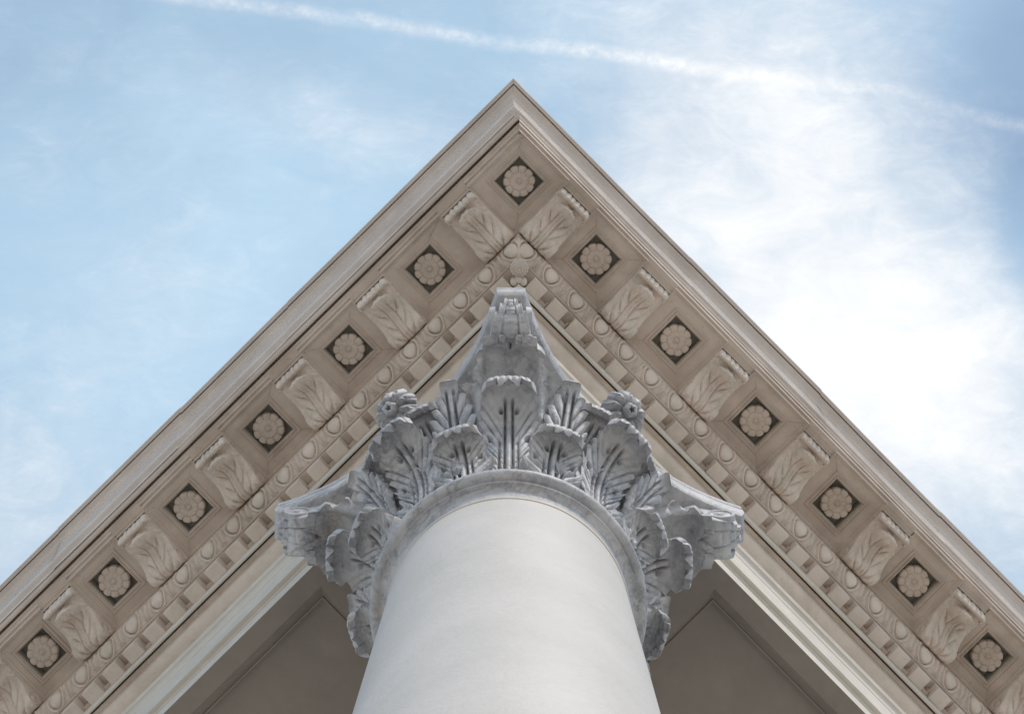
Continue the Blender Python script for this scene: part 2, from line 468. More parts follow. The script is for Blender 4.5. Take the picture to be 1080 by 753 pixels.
# ---- volutes: the pair of scrolls under every horn, rolled outwards in three turns that narrow towards the tip
def volute_pair():
    m = MB()
    # profile of the rolled scrolls in the radial plane, from the bottom of the inner turn to the tip, then up under the horn
    turns = [  # centre rho, z, radius, half width at start and end, start and end angle (from straight down, turning outwards)
        (.612, .646, .054, .066, .050, -48, 58),
        (.640, .660, .043, .043, .033, -20, 70),
        (.664, .672, .030, .026, .019, -25, 95)]
    for ti, (r0, z0, rad, w0, w1, a0, a1) in enumerate(turns):
        na, nx = 34, 61
        G = np.zeros((na, nx, 3))
        for i in range(na):
            u = i / (na - 1); a = R(a0 + (a1 - a0) * u)
            hw_ = w0 + (w1 - w0) * u
            for j in range(nx):
                q = 2 * j / (nx - 1) - 1
                aq = abs(q)
                # two outer bands with a raised edge, a rounded tongue between them
                d = .0
                d += .0025 * math.exp(-((aq - .93) / .05) ** 2) + .0015 * math.exp(-((aq - .50) / .05) ** 2)
                d -= .0045 * math.exp(-((aq - .42) / .035) ** 2)
                if aq < .40: d += .0065 * math.sqrt(1 - (aq / .40) ** 2) * math.sin(pi * min(1, .15 + u * 1.05)) ** .6 - .002
                d -= .004 * math.exp(-((u - .62) / .05) ** 2) * (1 if aq < .45 else 0)
                if aq > .985: d -= .004
                rr_ = rad + d
                G[i, j] = (q * hw_, -(r0 + math.sin(a) * rr_), z0 - math.cos(a) * rr_)
        m.grid(G)
        top = G.copy(); top[..., 2] = .700
        for j in (0, nx - 1): m.grid(np.stack([G[:, j], top[:, j]], 1), flip=(j == 0))
        for i in (0, na - 1): m.grid(np.stack([G[i], top[i]], 1), flip=(i != 0))
        # scroll eyes on the flanks
        for sx in ((-1, 1) if ti == 0 else ()):
            hm_ = (w0 + w1) / 2
            yaw = math.atan2(w0 - w1, rad * 2.0) * 1.0
            m.lathe([(0, .005), (.010, .006), (.014, .002), (rad * .55, .001), (rad * .62, .005), (rad * .74, .005), (rad * .8, -.012), (0, -.014)], 36,
                    M=lambda x, y, z, sx=sx, r0=r0, z0=z0, hm_=hm_: (sx * (hm_ + z), -(r0 + .02 + x), z0 + y))
    return m
v0 = volute_pair().build('volute', M_MARBLE, capital, smooth=45)
for k in range(1, 4):
    o = v0.copy(); COL.objects.link(o); o.parent = capital; o.rotation_euler = (0, 0, k * pi / 2)

# ---- flower in the middle of every abacus side
def daisy():
    m = MB()
    n = 9
    na, nr = 180, 26
    P = np.zeros((nr, na, 3))
    for i in range(nr):
        for j in range(na):
            a = 2 * pi * j / na
            q = i / (nr - 1)
            pet = abs(math.cos(n * a / 2)) ** .5
            Rr = .076 * (.80 + .20 * pet)
            r = .018 + (Rr - .018) * q
            groove = math.cos(n * a)
            d = .030 + .016 * math.sin(pi * q * .9) + .008 * groove * math.sin(pi * min(1, q * 1.1)) - .036 * q ** 3
            fa = ((a / (2 * pi) * n + .0) % 1.0) - .5
            fa = .5 - abs(fa)
            d -= .016 * math.exp(-((q - .62) / .08) ** 2 - (fa / .085) ** 2)
            d += .0035 * math.cos(3 * n * a) * q
            P[i, j] = (r * math.cos(a), -d, r * math.sin(a))
    m.grid(P, closed_v=True)
    back = [(Rr, z) for Rr, z in ((.062, .004), (.066, -.02), (.045, -.06), (.03, -.12), (0, -.12))]
    m.lathe(back, 60, M=lambda x, y, z: (x, -z, y))
    # drilled centre
    cc = [(.021, .020), (.0225, .046), (.020, .056), (.014, .060), (.0085, .058), (.0075, .045), (.006, .028), (0, .026)]
    m.lathe(cc, 30, M=lambda x, y, z: (x, -z, y), wob=lambda a, z: .0022 * math.cos(5 * a) if z > .03 else 0)
    return m
f0 = daisy().build('flower', M_MARBLE, capital, smooth=50)
for k in range(4):
    o = f0 if k == 0 else f0.copy()
    if k: COL.objects.link(o); o.parent = capital
    a = R(45 + 90 * k)
    o.rotation_euler = (R(52), 0, a)
    o.location = (math.sin(a) * .482, -math.cos(a) * .482, .712)

# ------------------------------------------------------------------ entablature
ent = tag(empty('entablature', (.020, 1.213, Z0)),
          'cream painted classical entablature meeting at a corner, with carved brackets and rosette coffers', 'entablature', kind='thing')

def sweep(name, prof, mat, wings='RL', L=L_END, step=.06, wav=.0012, smooth=32, parent=None, l0=None, mbs=None, left=None, joints=None):
    """prof: list of (s, h); sweeps it along both wings, mitred on the corner diagonal"""
    m = mbs or MB()
    for wg in wings:
        n = int((L + 1) / step)
        mine = left if (left and wg == 'L') else prof
        other = left if (left and wg == 'R') else prof
        fr = list(np.linspace(0, 1, n + 1))
        jl = (joints or {}).get(wg, [])
        for q in jl: fr += [(q[0] + 1) / (L + 1) - .0004, (q[0] + 1) / (L + 1) + .0004]
        fr.sort(); n = len(fr) - 1
        G = np.zeros((n + 1, len(mine), 3))
        for j, (s, h) in enumerate(mine):
            a = -other[j][0] if l0 is None else l0
            for i in range(n + 1):
                l = a + (L - a) * fr[i]
                so_ = sum(q[1] for q in jl if fr[i] > (q[0] + 1) / (L + 1))
                ho_ = sum(q[2] for q in jl if fr[i] > (q[0] + 1) / (L + 1))
                w1 = wav * noise.noise((l * 1.7, 3.1 + h * 2, 7.7 if wg == 'R' else 1.3))
                w2 = wav * noise.noise((l * 4.3, 9.1, s * 3 + (5.5 if wg == 'R' else 2.2)))
                if i == 0 and l0 is None: w1 = w2 = 0
                G[i, j] = W(wg, l, s + w1 + so_, h + w2 + ho_)
        m.grid(G, flip=(wg == 'R'))
    return m if mbs else m.build(name, mat, parent or ent, smooth=smooth)

def rnd(pts, r=.002):
    """softens every inner corner of a profile"""
    out = [pts[0]]
    for a, b, c in zip(pts, pts[1:], pts[2:]):
        A, B, C_ = map(np.array, (a, b, c))
        la, lc = np.linalg.norm(A - B), np.linalg.norm(C_ - B)
        k = min(r, la * .4, lc * .4)
        out += [tuple(B + (A - B) / la * k), tuple(B + (C_ - B) / lc * k)]
    out.append(pts[-1])
    return out

# architrave: two fasciae and a crown moulding
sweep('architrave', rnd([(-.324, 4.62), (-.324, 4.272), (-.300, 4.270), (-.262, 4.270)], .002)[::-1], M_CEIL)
arch = [(.262, 4.270), (.324, 4.270), (.3245, 4.376), (.3310, 4.377), (.3312, 4.384), (.3295, 4.390), (.347, 4.391), (.3475, 4.598), (.3505, 4.599), (.3510, 4.606), (.3490, 4.612)]
arch += [(.3490 + .0175 * (1 - math.cos(t)), 4.614 + .036 * math.sin(t)) for t in np.linspace(.1, pi / 2, 7)]
arch += [(.3685, 4.652), (.3690, 4.668), (.372, 4.670), (.3725, 4.684), (.329, 4.690), (.329, 5.02)]
sweep('fascia', rnd(arch[1:], .0018), M_ARCH)
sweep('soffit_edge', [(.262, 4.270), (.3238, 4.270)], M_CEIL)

# sunk panels in the underside, one in each wing
pn = MB()
def panel(wg):
    l1 = L_END - .05
    def ring(d, h): return [W(wg, .60 + d, .262 - d, h), W(wg, l1, .262 - d, h), W(wg, l1, -.262 + d, h), W(wg, .60 + d, -.262 + d, h)]
    rings = [ring(0, 4.270), ring(.001, 4.281), ring(.008, 4.282), ring(.0085, 4.286), ring(.024, 4.308), ring(.030, 4.309),
             ring(.031, 4.304), ring(.037, 4.304), ring(.0385, 4.310), ring(.041, 4.330)]
    for a, b in zip(rings, rings[1:]):
        for i in (0, 1, 2, 3):
            pn.add([a[i], a[(i + 1) % 4], b[(i + 1) % 4], b[i]], [(0, 1, 2, 3)])
    pn.add(rings[-1], [(0, 1, 2, 3)])
panel('R'); panel('L')
# plain square over the column and the strip before each panel
pn.add([W('R', .60, .262, 4.270), W('R', .60, -.262, 4.270), W('R', .262, -.262, 4.270), W('R', -.262, .262, 4.270)], [(0, 1, 2, 3)])
pn.add([W('L', .60, .262, 4.270), W('L', .60, -.262, 4.270), W('L', .262, -.262, 4.270), W('L', -.262, .262, 4.270)], [(0, 1, 2, 3)])
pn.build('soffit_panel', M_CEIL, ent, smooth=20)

# bed moulding: hollow, fillet, bead
bed = [(.329, 5.000)] + [(.331 + .056 * math.sin(t), 5.020 + .038 * (1 - math.cos(t))) for t in np.linspace(0, pi / 2, 8)]
bed += [(.3885, 5.059), (.389, 5.072), (.4045, 5.074), (.405, 5.15)]
sweep('bed_moulding', rnd(bed, .001), M_CARVE)
bead = [(.413, 5.15), (.413, 5.060)] + [(.4185 + .0062 * math.cos(t), 5.055 + .0075 * math.sin(t)) for t in np.linspace(pi, 2 * pi, 9)] + [(.4245, 5.064), (.4245, 5.19)]
sweep('bead', bead, M_ARCH)
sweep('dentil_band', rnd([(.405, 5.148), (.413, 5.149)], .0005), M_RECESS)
sweep('dentil_bed', rnd([(.4245, 5.185), (.4815, 5.185), (.4825, 5.196), (.4840, 5.190), (.4895, 5.191), (.4905, 5.204)], .0012), M_PAINT)

# dentils and the small fret pieces between them
d = MB()   # the dentil
def bevel_block(m, x0, x1, y0, y1, zb, zt, b=.002):
    rings = [[(x0 + b, y0, zb), (x1 - b, y0, zb), (x1 - b, y1 - b, zb), (x0 + b, y1 - b, zb)],
             [(x0, y0, zb + b), (x1, y0, zb + b), (x1, y1, zb + b), (x0, y1, zb + b)],
             [(x0, y0, zt), (x1, y0, zt), (x1, y1, zt), (x0, y1, zt)]]
    P = np.array(rings); m.grid(P, closed_v=True); m.add(rings[0], [(3, 2, 1, 0)]); m.add(rings[2], [(0, 1, 2, 3)])
bevel_block(d, -.0335, .0335, 0, .0545, -.046, 0)
fr = MB()
bevel_block(fr, -.0195, .0195, 0, .012, -.030, 0, .0015)
bevel_block(fr, -.0195, -.012, .012, .024, -.026, 0, .0015)
d0 = d.build('dentil', M_CARVE, ent, smooth=20); f0_ = fr.build('fret_piece', M_PAINT, ent, smooth=20)
rr = random.Random(5)
firstd = firstf = True
for wg in 'RL':
    l = -.362
    while l < 3.45:
        o = d0 if firstd else d0.copy()
        if not firstd: COL.objects.link(o); o.parent = ent
        firstd = False
        o.matrix_basis = wing_matrix(wg, l + rr.uniform(-.002, .002), .4250 + rr.uniform(-.0008, .0008), 5.1795 + rr.uniform(-.002, .002)) @ Matrix.Rotation(rr.uniform(-.015, .015), 4, 'Z')
        o2 = f0_ if firstf else f0_.copy()
        if not firstf: COL.objects.link(o2); o2.parent = ent
        firstf = False
        o2.matrix_basis = wing_matrix(wg, l + .0535, .4250, 5.1795)
        l += .107

# egg and dart
EP = .1345
def egg_relief(l, c):
    ph = ((l / EP) % 1.0) - .5
    e = math.hypot(ph / (.185 + .04 * c), (c - .55) / .42)
    dd = -.002
    if e < 1: dd = .0125 * math.sqrt(1 - e * e) + .001
    elif e < 1.16: dd = -.006 + .007 * max(0, 1 - (e - 1) / .05)
    elif e < 1.62: dd = .010 * math.sin(pi * (e - 1.16) / .46) - .001
    side = (.5 - abs(ph)) * (1 if ph > 0 else -1)
    # slanted darts between the eggs
    wd_ = float(sstep(1.25, 1.6, e)) * float(sstep(.02, .2, c)) * float(1 - sstep(.70, .95, c))
    for q0, am in ((-.085, 1), (.085, 1)):
        sk = side - q0 * (.55 + .8 * c)
        dd += wd_ * am * .018 * math.exp(-(sk / (.032 + .016 * c)) ** 2)
    return dd
eg = MB()
nc = 30
for wg in 'RL':
    n = 1700
    G = np.zeros((n + 1, nc, 3))
    for j in range(nc):
        c = j / (nc - 1)
        t = c * pi / 2
        s = .4890 + .051 * math.sin(t) * .85 + .051 * c * .15; h = 5.204 + .062 * (1 - math.cos(t)) * .8 + .062 * c * .2
        ns_, nh = math.sin(t) * .55 + .25, -(math.cos(t) * .6 + .45)
        ln = math.hypot(ns_, nh); ns_ /= ln; nh /= ln
        for i in range(n + 1):
            a = -(s)
            l = a + (3.55 - a) * i / n
            dd = egg_relief(l + .482 + EP / 2, c) * float(sstep(.0, .016, l - a))
            dd *= 1 + .25 * noise.noise((l * 9, c * 4, 3 if wg == 'R' else 8))
            G[i, j] = W(wg, l if l > -(s + ns_ * dd) else -(s + ns_ * dd), s + ns_ * dd, h + nh * dd)
    eg.grid(G, flip=(wg == 'R'))
eg.build('egg_and_dart', M_CARVE, ent, smooth=55)
sweep('egg_fillet', rnd([(.5340, 5.255), (.5405, 5.2600), (.5460, 5.266), (.5465, 5.346)], .001), M_PAINT)

# ------------------------------------------------------------------ cornice: brackets, coffers, rosettes
rosR = [-.261, .181, .621, 1.068, 1.494, 1.900, 2.31, 2.72, 3.13]
rosL = [-.199, .242, .680, 1.113, 1.523, 1.912, 2.305, 2.705, 3.105]
def mids(ro, first): return [first] + [(a + b) / 2 for a, b in zip(ro, ro[1:])]
S0, S1, HS = .5465, .812, 5.340
MW = .149
modR = mids(rosR, -.475); modL = mids(rosL, -.452)

def modillion():
    m = MB()
    nl, nw = 90, 56
    Lm, hw = .247, MW / 2
    G = np.zeros((nl, nw, 3))
    for i in range(nl):
        a = i / (nl - 1)
        # S profile of the underside
        th = .020 + .062 * math.exp(-((a - .13) / .24) ** 2) + .012 * sstep(.55, .72, a) + .020 * math.exp(-((a - .93) / .06) ** 2)
        if a > .95: th *= math.sqrt(max(0, 1 - ((a - .95) / .05) ** 2)) * .8 + .2
        if a < .03: th *= .75 + .25 * math.sqrt(a / .03)
        for j in range(nw):
            b = (j / (nw - 1)) * 2 - 1
            ab_ = abs(b)
            r = 0.0
            inside = 1 - sstep(.86, .92, ab_)
            body = (1 - sstep(.70, .76, a)) * inside
            # one acanthus leaf: broad double midrib and lobes that sweep outwards, lying on a flat ground
            q = a * 4.4 - ab_ ** 1.35 * 1.9 + .25
            lf = abs(math.sin(pi * q))
            mask = float(1 - sstep(.70, .80, ab_ + .16 * (1 - lf) ** 1.5)) * float(1 - sstep(.80, .86, a))
            fade_ = float(1 - sstep(.66, .76, a))
            r += mask * .0100
            r += mask * fade_ * (.0150 * (lf ** .65 - .6) * float(sstep(.13, .30, ab_)))
            r -= mask * fade_ * .0022 * (1 - abs(math.sin(pi * q * 3))) * float(sstep(.3, .45, ab_))
            r += fade_ * (.0085 * math.exp(-((ab_ - .085) / .045) ** 2) - .0075 * math.exp(-((ab_ - .20) / .035) ** 2))
            # curled leaf tip: swells outwards, then drops over a scalloped rim
            rim_ = a + .075 * (ab_ / .6) ** 2 + .007 * math.cos(b * 19)
            drop = 1 - float(sstep(.838, .872, rim_))
            r += .044 * float(sstep(.50, .83, a)) ** 1.4 * drop * float(1 - sstep(.52, .74, ab_))
            r -= .0050 * (1 - abs(math.cos(b * 9.5))) ** 2 * float(sstep(.62, .80, a)) * drop * float(1 - sstep(.45, .6, ab_))
            r -= .009 * float(sstep(.845, .875, rim_)) * (1 - float(sstep(.885, .905, a)))
            # row of knobs on the outer edge
            kn = abs(math.sin(pi * 3 * (b + 1) + .35 * math.sin(3 * b))) ** .6
            kn *= .75 + .5 * noise.noise((b * 3.1, 4.4, 2.0))
            r += .012 * kn * math.exp(-((a - .93) / .034) ** 2) * (1 - sstep(.95, 1, ab_)) - .006 * math.exp(-((a - .875) / .014) ** 2)
            r += .0035 * noise.noise((a * 22, b * 9, 1.7))
            if ab_ > .985: r -= .003
            G[i, j] = (b * hw, .0005 + a * (Lm - .009) + .009 * kn * sstep(.86, 1, a), -(th + r))
    m.grid(G)
    # sides and ends
    top = G.copy(); top[..., 2] = .001
    for j in (0, nw - 1):
        m.grid(np.stack([G[:, j], top[:, j]], 1), flip=(j == 0))
    for i in (0, nl - 1):
        m.grid(np.stack([G[i], top[i]], 1), flip=(i != 0))
    # scroll rims on the flanks
    for sx in (-1, 1):
        for (yc, zc, r_) in ((.036, -.046, .030), (.215, -.020, .014)):
            m.lathe([(0, .004), (r_ * .35, .0045), (r_ * .45, .001), (r_ * .7, .001), (r_ * .8, .0045), (r_, .004), (r_, -.004)], 28,
                    M=lambda x, y, z, sx=sx, yc=yc, zc=zc: (sx * (hw + z - .0005), yc + x, zc + y))
    return m
m0 = modillion().build('bracket', M_CARVE, ent, smooth=55)
# crown moulding round the top of a bracket
cm = MB()
hw = MW / 2
ringsM = []
for o, z in ((.0, -.013), (.002, -.011), (.0025, -.007), (.006, -.005), (.0075, -.001)):
    ringsM.append([(-hw - o, 0, z), (-hw - o, .2475 + o, z), (hw + o, .2475 + o, z), (hw + o, 0, z)])
cm.grid(np.array(ringsM))
cm.add([(-hw - .0012, -.004, -.0022), (hw + .0012, -.004, -.0022), (hw + .0012, .290, -.0022), (-hw - .0012, .290, -.0022)], [(0, 1, 2, 3)])
c0 = cm.build('bracket_moulding', M_PAINT, m0, smooth=20)
first = True
rr = random.Random(11)
for wg, lst in (('R', modR), ('L', modL)):
    for l in lst:
        o = m0 if first else copy_tree(m0, ent)
        first = False
        o.matrix_basis = wing_matrix(wg, l, S0 + .0015, HS) @ Matrix.Rotation(rr.uniform(-.012, .012), 4, 'Z') @ Matrix.Diagonal((1 + rr.uniform(-.015, .015), 1, 1 + rr.uniform(-.06, .06), 1))

# rosette
def rosette():
    m = MB(); na, nr = 200, 34
    P = np.zeros((nr, na, 3)); n = 10
    for j in range(na):
        a = 2 * pi * j / na
        pet = abs(math.cos(n * a / 2))
        edge = .0635 * (.90 + .10 * pet ** .4)
        for i in range(nr):
            q = i / (nr - 1); r = edge * q
            cr = math.cos(n * a)
            pet2 = abs(math.sin(n * a / 2))
            hgt = .018 + .0050 * math.sin(pi * min(1, q * 1.0)) + .0035 * sstep(.60, .86, q) * pet
            hgt -= .0026 * (1 - pet) ** 6 * sstep(.50, .72, q)
            e2 = .50 + .10 * pet2 ** .5                       # inner ring of petals lying over the outer one
            hgt += .0022 * (1 - sstep(e2 - .05, e2 + .01, q)) - .0010 * (1 - pet2) ** 6 * (1 - sstep(.5, .56, q)) * sstep(.2, .34, q)
            hgt -= .0018 * math.exp(-((q - e2 - .03) / .03) ** 2)
            hgt -= .012 * sstep(.94, 1, q)
            hgt += .008 * math.exp(-(q / .12) ** 2) - .0035 * math.exp(-((q - .19) / .045) ** 2)
            P[i, j] = (r * math.cos(a), r * math.sin(a), -hgt)
    m.grid(P, closed_v=True)
    bk = np.stack([P[-1], P[-1] * (.92, .92, 0) + (0, 0, .012)], 0)
    m.grid(bk, closed_v=True)
    return m
def coffer(hx0, hx1, y0, y1):
    """underside of one bay: x from hx0 to hx1 along the wing, y from y0 to y1 outwards, z=0 the soffit; centre of the opening at 0,0"""
    m = MB()
    o0 = .066
    def rect(d, z):   # rectangle interpolated from the opening
        return [(-d, -d, z), (d, -d, z), (d, d, z), (-d, d, z)]
    def rectb(e, z): return [(hx0 + e, y0 + e, z), (hx1 - e, y0 + e, z), (hx1 - e, y1 - e, z), (hx0 + e, y1 - e, z)]
    rings = [rectb(0, -.010), rectb(.0035, -.0095), rectb(.007, -.004), rectb(.012, -.0005), rectb(.0135, .003),
             rect(.0915, .003), rect(.0895, -.003), rect(.0860, -.0035), rect(.0850, .0005), rect(.0770, .001), rect(.0760, -.006), rect(.0735, -.0065), rect(.0725, -.001), rect(.0700, -.0005),
             rect(.0692, .006), rect(.0665, .007), rect(.0655, .012), rect(.0650, .046)]
    m.grid(np.array(rings), closed_v=True)
    m.add(rings[-1], [(0, 1, 2, 3)])
    for (sx, sy) in ((-1, -1), (1, -1), (1, 1), (-1, 1)):
        if rs.random() < .62:
            e = Vector(((hx1 if sx > 0 else hx0) - sx * .013, (y1 if sy > 0 else y0) - sy * .013, .0022))
            b_ = Vector((sx * .090, sy * .090, .0022)); e = b_.lerp(e, rs.uniform(.5, 1))
            n_ = Vector((-(e - b_).y, (e - b_).x, 0)).normalized() * rs.uniform(.0006, .0015)
            m.seams.append(len(m.f)); m.add([b_ - n_, b_ + n_, e + n_ * .3, e - n_ * .3], [(0, 1, 2, 3)])
    return m
rs = random.Random(3)
ro0 = None
def add_coffer(M, hx0, hx1, y0, y1, ang):
    global ro0
    co = coffer(hx0, hx1, y0, y1).build('coffer', M_PAINT, ent, smooth=20)
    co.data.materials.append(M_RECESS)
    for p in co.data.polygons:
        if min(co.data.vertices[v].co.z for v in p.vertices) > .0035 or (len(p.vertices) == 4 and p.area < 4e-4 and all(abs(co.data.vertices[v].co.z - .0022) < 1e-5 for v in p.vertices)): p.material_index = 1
    co.matrix_basis = M
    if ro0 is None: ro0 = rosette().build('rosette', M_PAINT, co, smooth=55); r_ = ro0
    else: r_ = ro0.copy(); COL.objects.link(r_); r_.parent = co
    r_.matrix_basis = Matrix.Translation((0, 0, .026)) @ Matrix.Rotation(ang, 4, 'Z')
    return co
SM = (S0 + S1) / 2 + .006
for wg, lst, ml in (('R', rosR, modR), ('L', rosL, modL)):
    sg = 1 if wg == 'R' else -1
    for i, l in enumerate(lst):
        la = ml[i] + MW / 2; lb = (ml[i + 1] if i + 1 < len(ml) else l + .22) - MW / 2
        # wing_matrix x axis: check the direction along the wing
        M = wing_matrix(wg, l, SM, HS)
        ax = Vector((M[0][0], M[1][0], 0)); along = E_R if wg == 'R' else E_L
        s_ = 1 if ax.dot(along) > 0 else -1
        xs = sorted(((la - l) * s_, (lb - l) * s_))
        add_coffer(M, xs[0], xs[1], S0 - SM, (.826 if wg == 'R' else S1) - SM, rr.uniform(0, 6.28))
# corner bay
lc = -(S0 + S1) / 2 - .003
Mc = wing_matrix('R', -SM, SM, HS)
ax = Vector((Mc[0][0], Mc[1][0], 0)); s_ = 1 if ax.dot(E_R) > 0 else -1
xs = sorted(((-S1 + SM) * s_, (-S0 + SM) * s_))
add_coffer(Mc, xs[0], xs[1], .520 - SM, .826 - SM, .4)
# plain soffit just behind brackets (between the bays)
for wg, ml in (('R', modR), ('L', modL)):
    pass

# corona with stepped fillets, then the crown gutter
def corona(s0, s1, groove):
    w_ = (s1 - s0 - .012)
    pr_ = [(s0 - .004, 5.336), (s0, 5.337), (s0 + .0055, 5.362), (s0 + .0125, 5.363), (s0 + .0135, 5.360), (s0 + .0165, 5.362), (s0 + .0220, 5.386)]
    if groove:
        pr_ += [(s0 + .0300, 5.387), (s0 + .0345, 5.388), (s0 + .0350, 5.450), (s0 + .0440, 5.450), (s0 + .0445, 5.390), (s0 + .0475, 5.389)]
    else:
        e = (s1 - s0 - .022 - .012)
        pr_ += [(s0 + .0240, 5.387), (s0 + .0250, 5.384), (s0 + .0275, 5.386), (s0 + .0325, 5.408), (s0 + .0345, 5.409), (s0 + .0365, 5.409), (s0 + .0368, 5.409)][:6]
    pr_ += [(s1 - .0090, 5.392 if groove else 5.411), (s1, 5.424), (s1 + .004, 5.427)]
    return pr_
corL = corona(.812, .876, True); corR = corona(.825, .868, False)
mb = MB()
sweep('x', rnd(corR, .0006), None, wings='R', mbs=mb, wav=.0006); sweep('x', rnd(corL, .0006), None, wings='L', mbs=mb, wav=.0006)
mb.build('corona', M_PAINT, ent, smooth=30)
def gutter(s0, wide):
    g_ = [(s0, 5.424), (s0 + .004, 5.432), (s0 + .006, 5.434)]
    # cyma: rounded below, steep in the middle, hollow and flaring above
    prof_ = [(.007, 5.436), (.014, 5.4385), (.022, 5.441), (.0285, 5.446), (.0315, 5.455), (.041, 5.495), (.053, 5.545), (.060, 5.568), (.067, 5.578), (.076, 5.582), (.089, 5.583)]
    if not wide: prof_ = [(.007, 5.436), (.014, 5.4385), (.022, 5.441), (.0285, 5.446), (.0315, 5.462), (.039, 5.515), (.047, 5.555), (.054, 5.569), (.064, 5.576), (.073, 5.579), (.085, 5.580)]
    cc, _, _ = arc_table(prof_, 40)
    g_ += [(s0 + a, b) for a, b in cc]
    e = g_[-1]
    g_ += [(e[0] + .0005, e[1] + .006), (e[0] + .001, e[1] + .030), (e[0] + .005, e[1] + .030), (e[0] + .0055, e[1] + .004),
           (e[0] + .0185, e[1] + .005), (e[0] + .0210, e[1] + .008), (e[0] + .0215, e[1] + .040), (e[0] + .014, e[1] + .052), (.30, 5.72)]
    return g_
gL, gR = gutter(.880, True), gutter(.850, False)
sweep('gutter', gR, M_GUTTER, left=gL, wav=.0030, smooth=40,
      joints={'R': [(.02, .0015, 0), (.78, -.0028, -.001), (1.47, .0026, .001), (2.2, -.002, 0)], 'L': [(.30, -.0015, .0), (.92, .0034, -.001), (1.62, -.0022, .001), (2.3, .002, 0)]})
# lid: closes the entablature and the porch from above
ld = MB()
for z in (5.72,):
    ld.add([W('R', -.30, .30, z), W('R', L_END, .30, z), W('R', L_END, -L_END, z), W('L', L_END, .30, z)], [(0, 1, 2, 3)])
ld.add([W('R', .32, -.32, 4.66), W('R', L_END, -.32, 4.66), W('R', L_END, -L_END, 4.66), W('L', L_END, -.32, 4.66)], [(0, 1, 2, 3)])
ld.build('porch_ceiling', M_CEIL, ent, smooth=0)

# pendant knob in the inner corner
kb = MB()
pr = [(0, -.060), (.004, -.0595), (.006, -.056), (.008, -.054)]
for i in range(4):
    r_ = .009 + .0060 * i; z_ = -.054 + .011 * i
    pr += [(r_, z_), (r_ + .002, z_ - .004), (r_ + .0055, z_ - .002), (r_ + .007, z_ + .007)]
pr += [(.033, .0), (.026, .012), (.02, .05)]
kb.lathe(pr, 96, wob=lambda a, z: .0016 * math.cos(16 * a) if z > -.052 else 0)
kb.build('corner_pendant', M_CARVE, ent, smooth=50, loc=(.002, -.655, 5.150))
kb = MB()
for k in (-1, 0, 1):
    kb.lathe([(0, -.014), (.008, -.013), (.013, -.008), (.0150, 0), (.0150, .05)], 24, center=(k * .0165, (-.008 if k == 0 else 0), 0))
kb.build('corner_trefoil', M_CARVE, ent, smooth=60, loc=(.000, -.604, 5.130))

# ------------------------------------------------------------------ sky
SUN_EL, SUN_AZ = 42, -62      # azimuth of the sun measured in the XY plane
w = bpy.data.worlds.new('World'); S.world = w; w.use_nodes = True
nt = w.node_tree; nt.nodes.clear()
out = nt.nodes.new('ShaderNodeOutputWorld'); bg = nt.nodes.new('ShaderNodeBackground')
nt.links.new(bg.outputs[0], out.inputs[0])
bg.inputs['Strength'].default_value = .10
sky = N(nt, 'ShaderNodeTexSky', sky_type='NISHITA', sun_disc=False)
sky.sun_elevation = R(SUN_EL)
sd = Vector((math.cos(R(SUN_EL)) * math.cos(R(SUN_AZ)), math.cos(R(SUN_EL)) * math.sin(R(SUN_AZ)), math.sin(R(SUN_EL))))
sky.sun_rotation = math.atan2(sd.x, sd.y)
sky.air_density = 1.0; sky.dust_density = 1.0; sky.ozone_density = 2.0
tc = N(nt, 'ShaderNodeTexCoord')
sep = N(nt, 'ShaderNodeSeparateXYZ'); nt.links.new(tc.outputs['Generated'], sep.inputs[0])
zc = mul(nt, sep.outputs[2], .06, 'MAXIMUM')
# plane of the cloud deck, in units of 0.1 rad from the zenith
ux = mul(nt, mul(nt, sep.outputs[0], zc, 'DIVIDE'), 14.54)
uy = mul(nt, mul(nt, sep.outputs[1], zc, 'DIVIDE'), 14.54)
cmb = N(nt, 'ShaderNodeCombineXYZ'); nt.links.new(ux, cmb.inputs[0]); nt.links.new(uy, cmb.inputs[1])
P_ = cmb.outputs[0]
def px(x, y): return ((x - 542.5) / 100, (y - 125) / 100)
def blob(x, y, sx, sy, rot, amp):
    mp = N(nt, 'ShaderNodeMapping', vector_type='TEXTURE')
    cx_, cy0 = px(x, y)
    mp.inputs['Location'].default_value = (cx_, cy0, 0); mp.inputs['Rotation'].default_value = (0, 0, R(rot)); mp.inputs['Scale'].default_value = (sx / 100, sy / 100, 1)
    nt.links.new(P_, mp.inputs[0])
    ln = N(nt, 'ShaderNodeVectorMath', operation='LENGTH'); nt.links.new(mp.outputs[0], ln.inputs[0])
    r = N(nt, 'ShaderNodeMapRange', interpolation_type='SMOOTHERSTEP')
    r.inputs['From Min'].default_value = 0; r.inputs['From Max'].default_value = 1
    r.inputs['To Min'].default_value = amp; r.inputs['To Max'].default_value = 0
    nt.links.new(ln.outputs['Value'], r.inputs['Value'])
    return r.outputs[0]
def addup(lst):
    s = lst[0]
    for q in lst[1:]: s = mul(nt, s, q, 'ADD')
    return s
base = addup([blob(890, 360, 450, 350, 25, 1.05), blob(790, 60, 330, 230, 10, .50), blob(40, 600, 330, 300, 0, .34),
              blob(330, 120, 360, 90, 12, .20), blob(660, 200, 170, 130, 0, .25), blob(180, 330, 260, 160, -20, .16),
              blob(1060, 560, 220, 260, 0, .12), blob(1110, 40, 180, 130, 0, -.35), blob(1100, 230, 90, 130, 0, -.45)])
n1 = noise_fac(nt, P_, .50, 7, .58, .32, .70, (1, 1.25, 1), .5)
n2 = noise_fac(nt, P_, 1.5, 8, .66, .30, .75, (.8, 1.4, 1), .8)
n3 = noise_fac(nt, P_, .16, 4, .5, .32, .68)
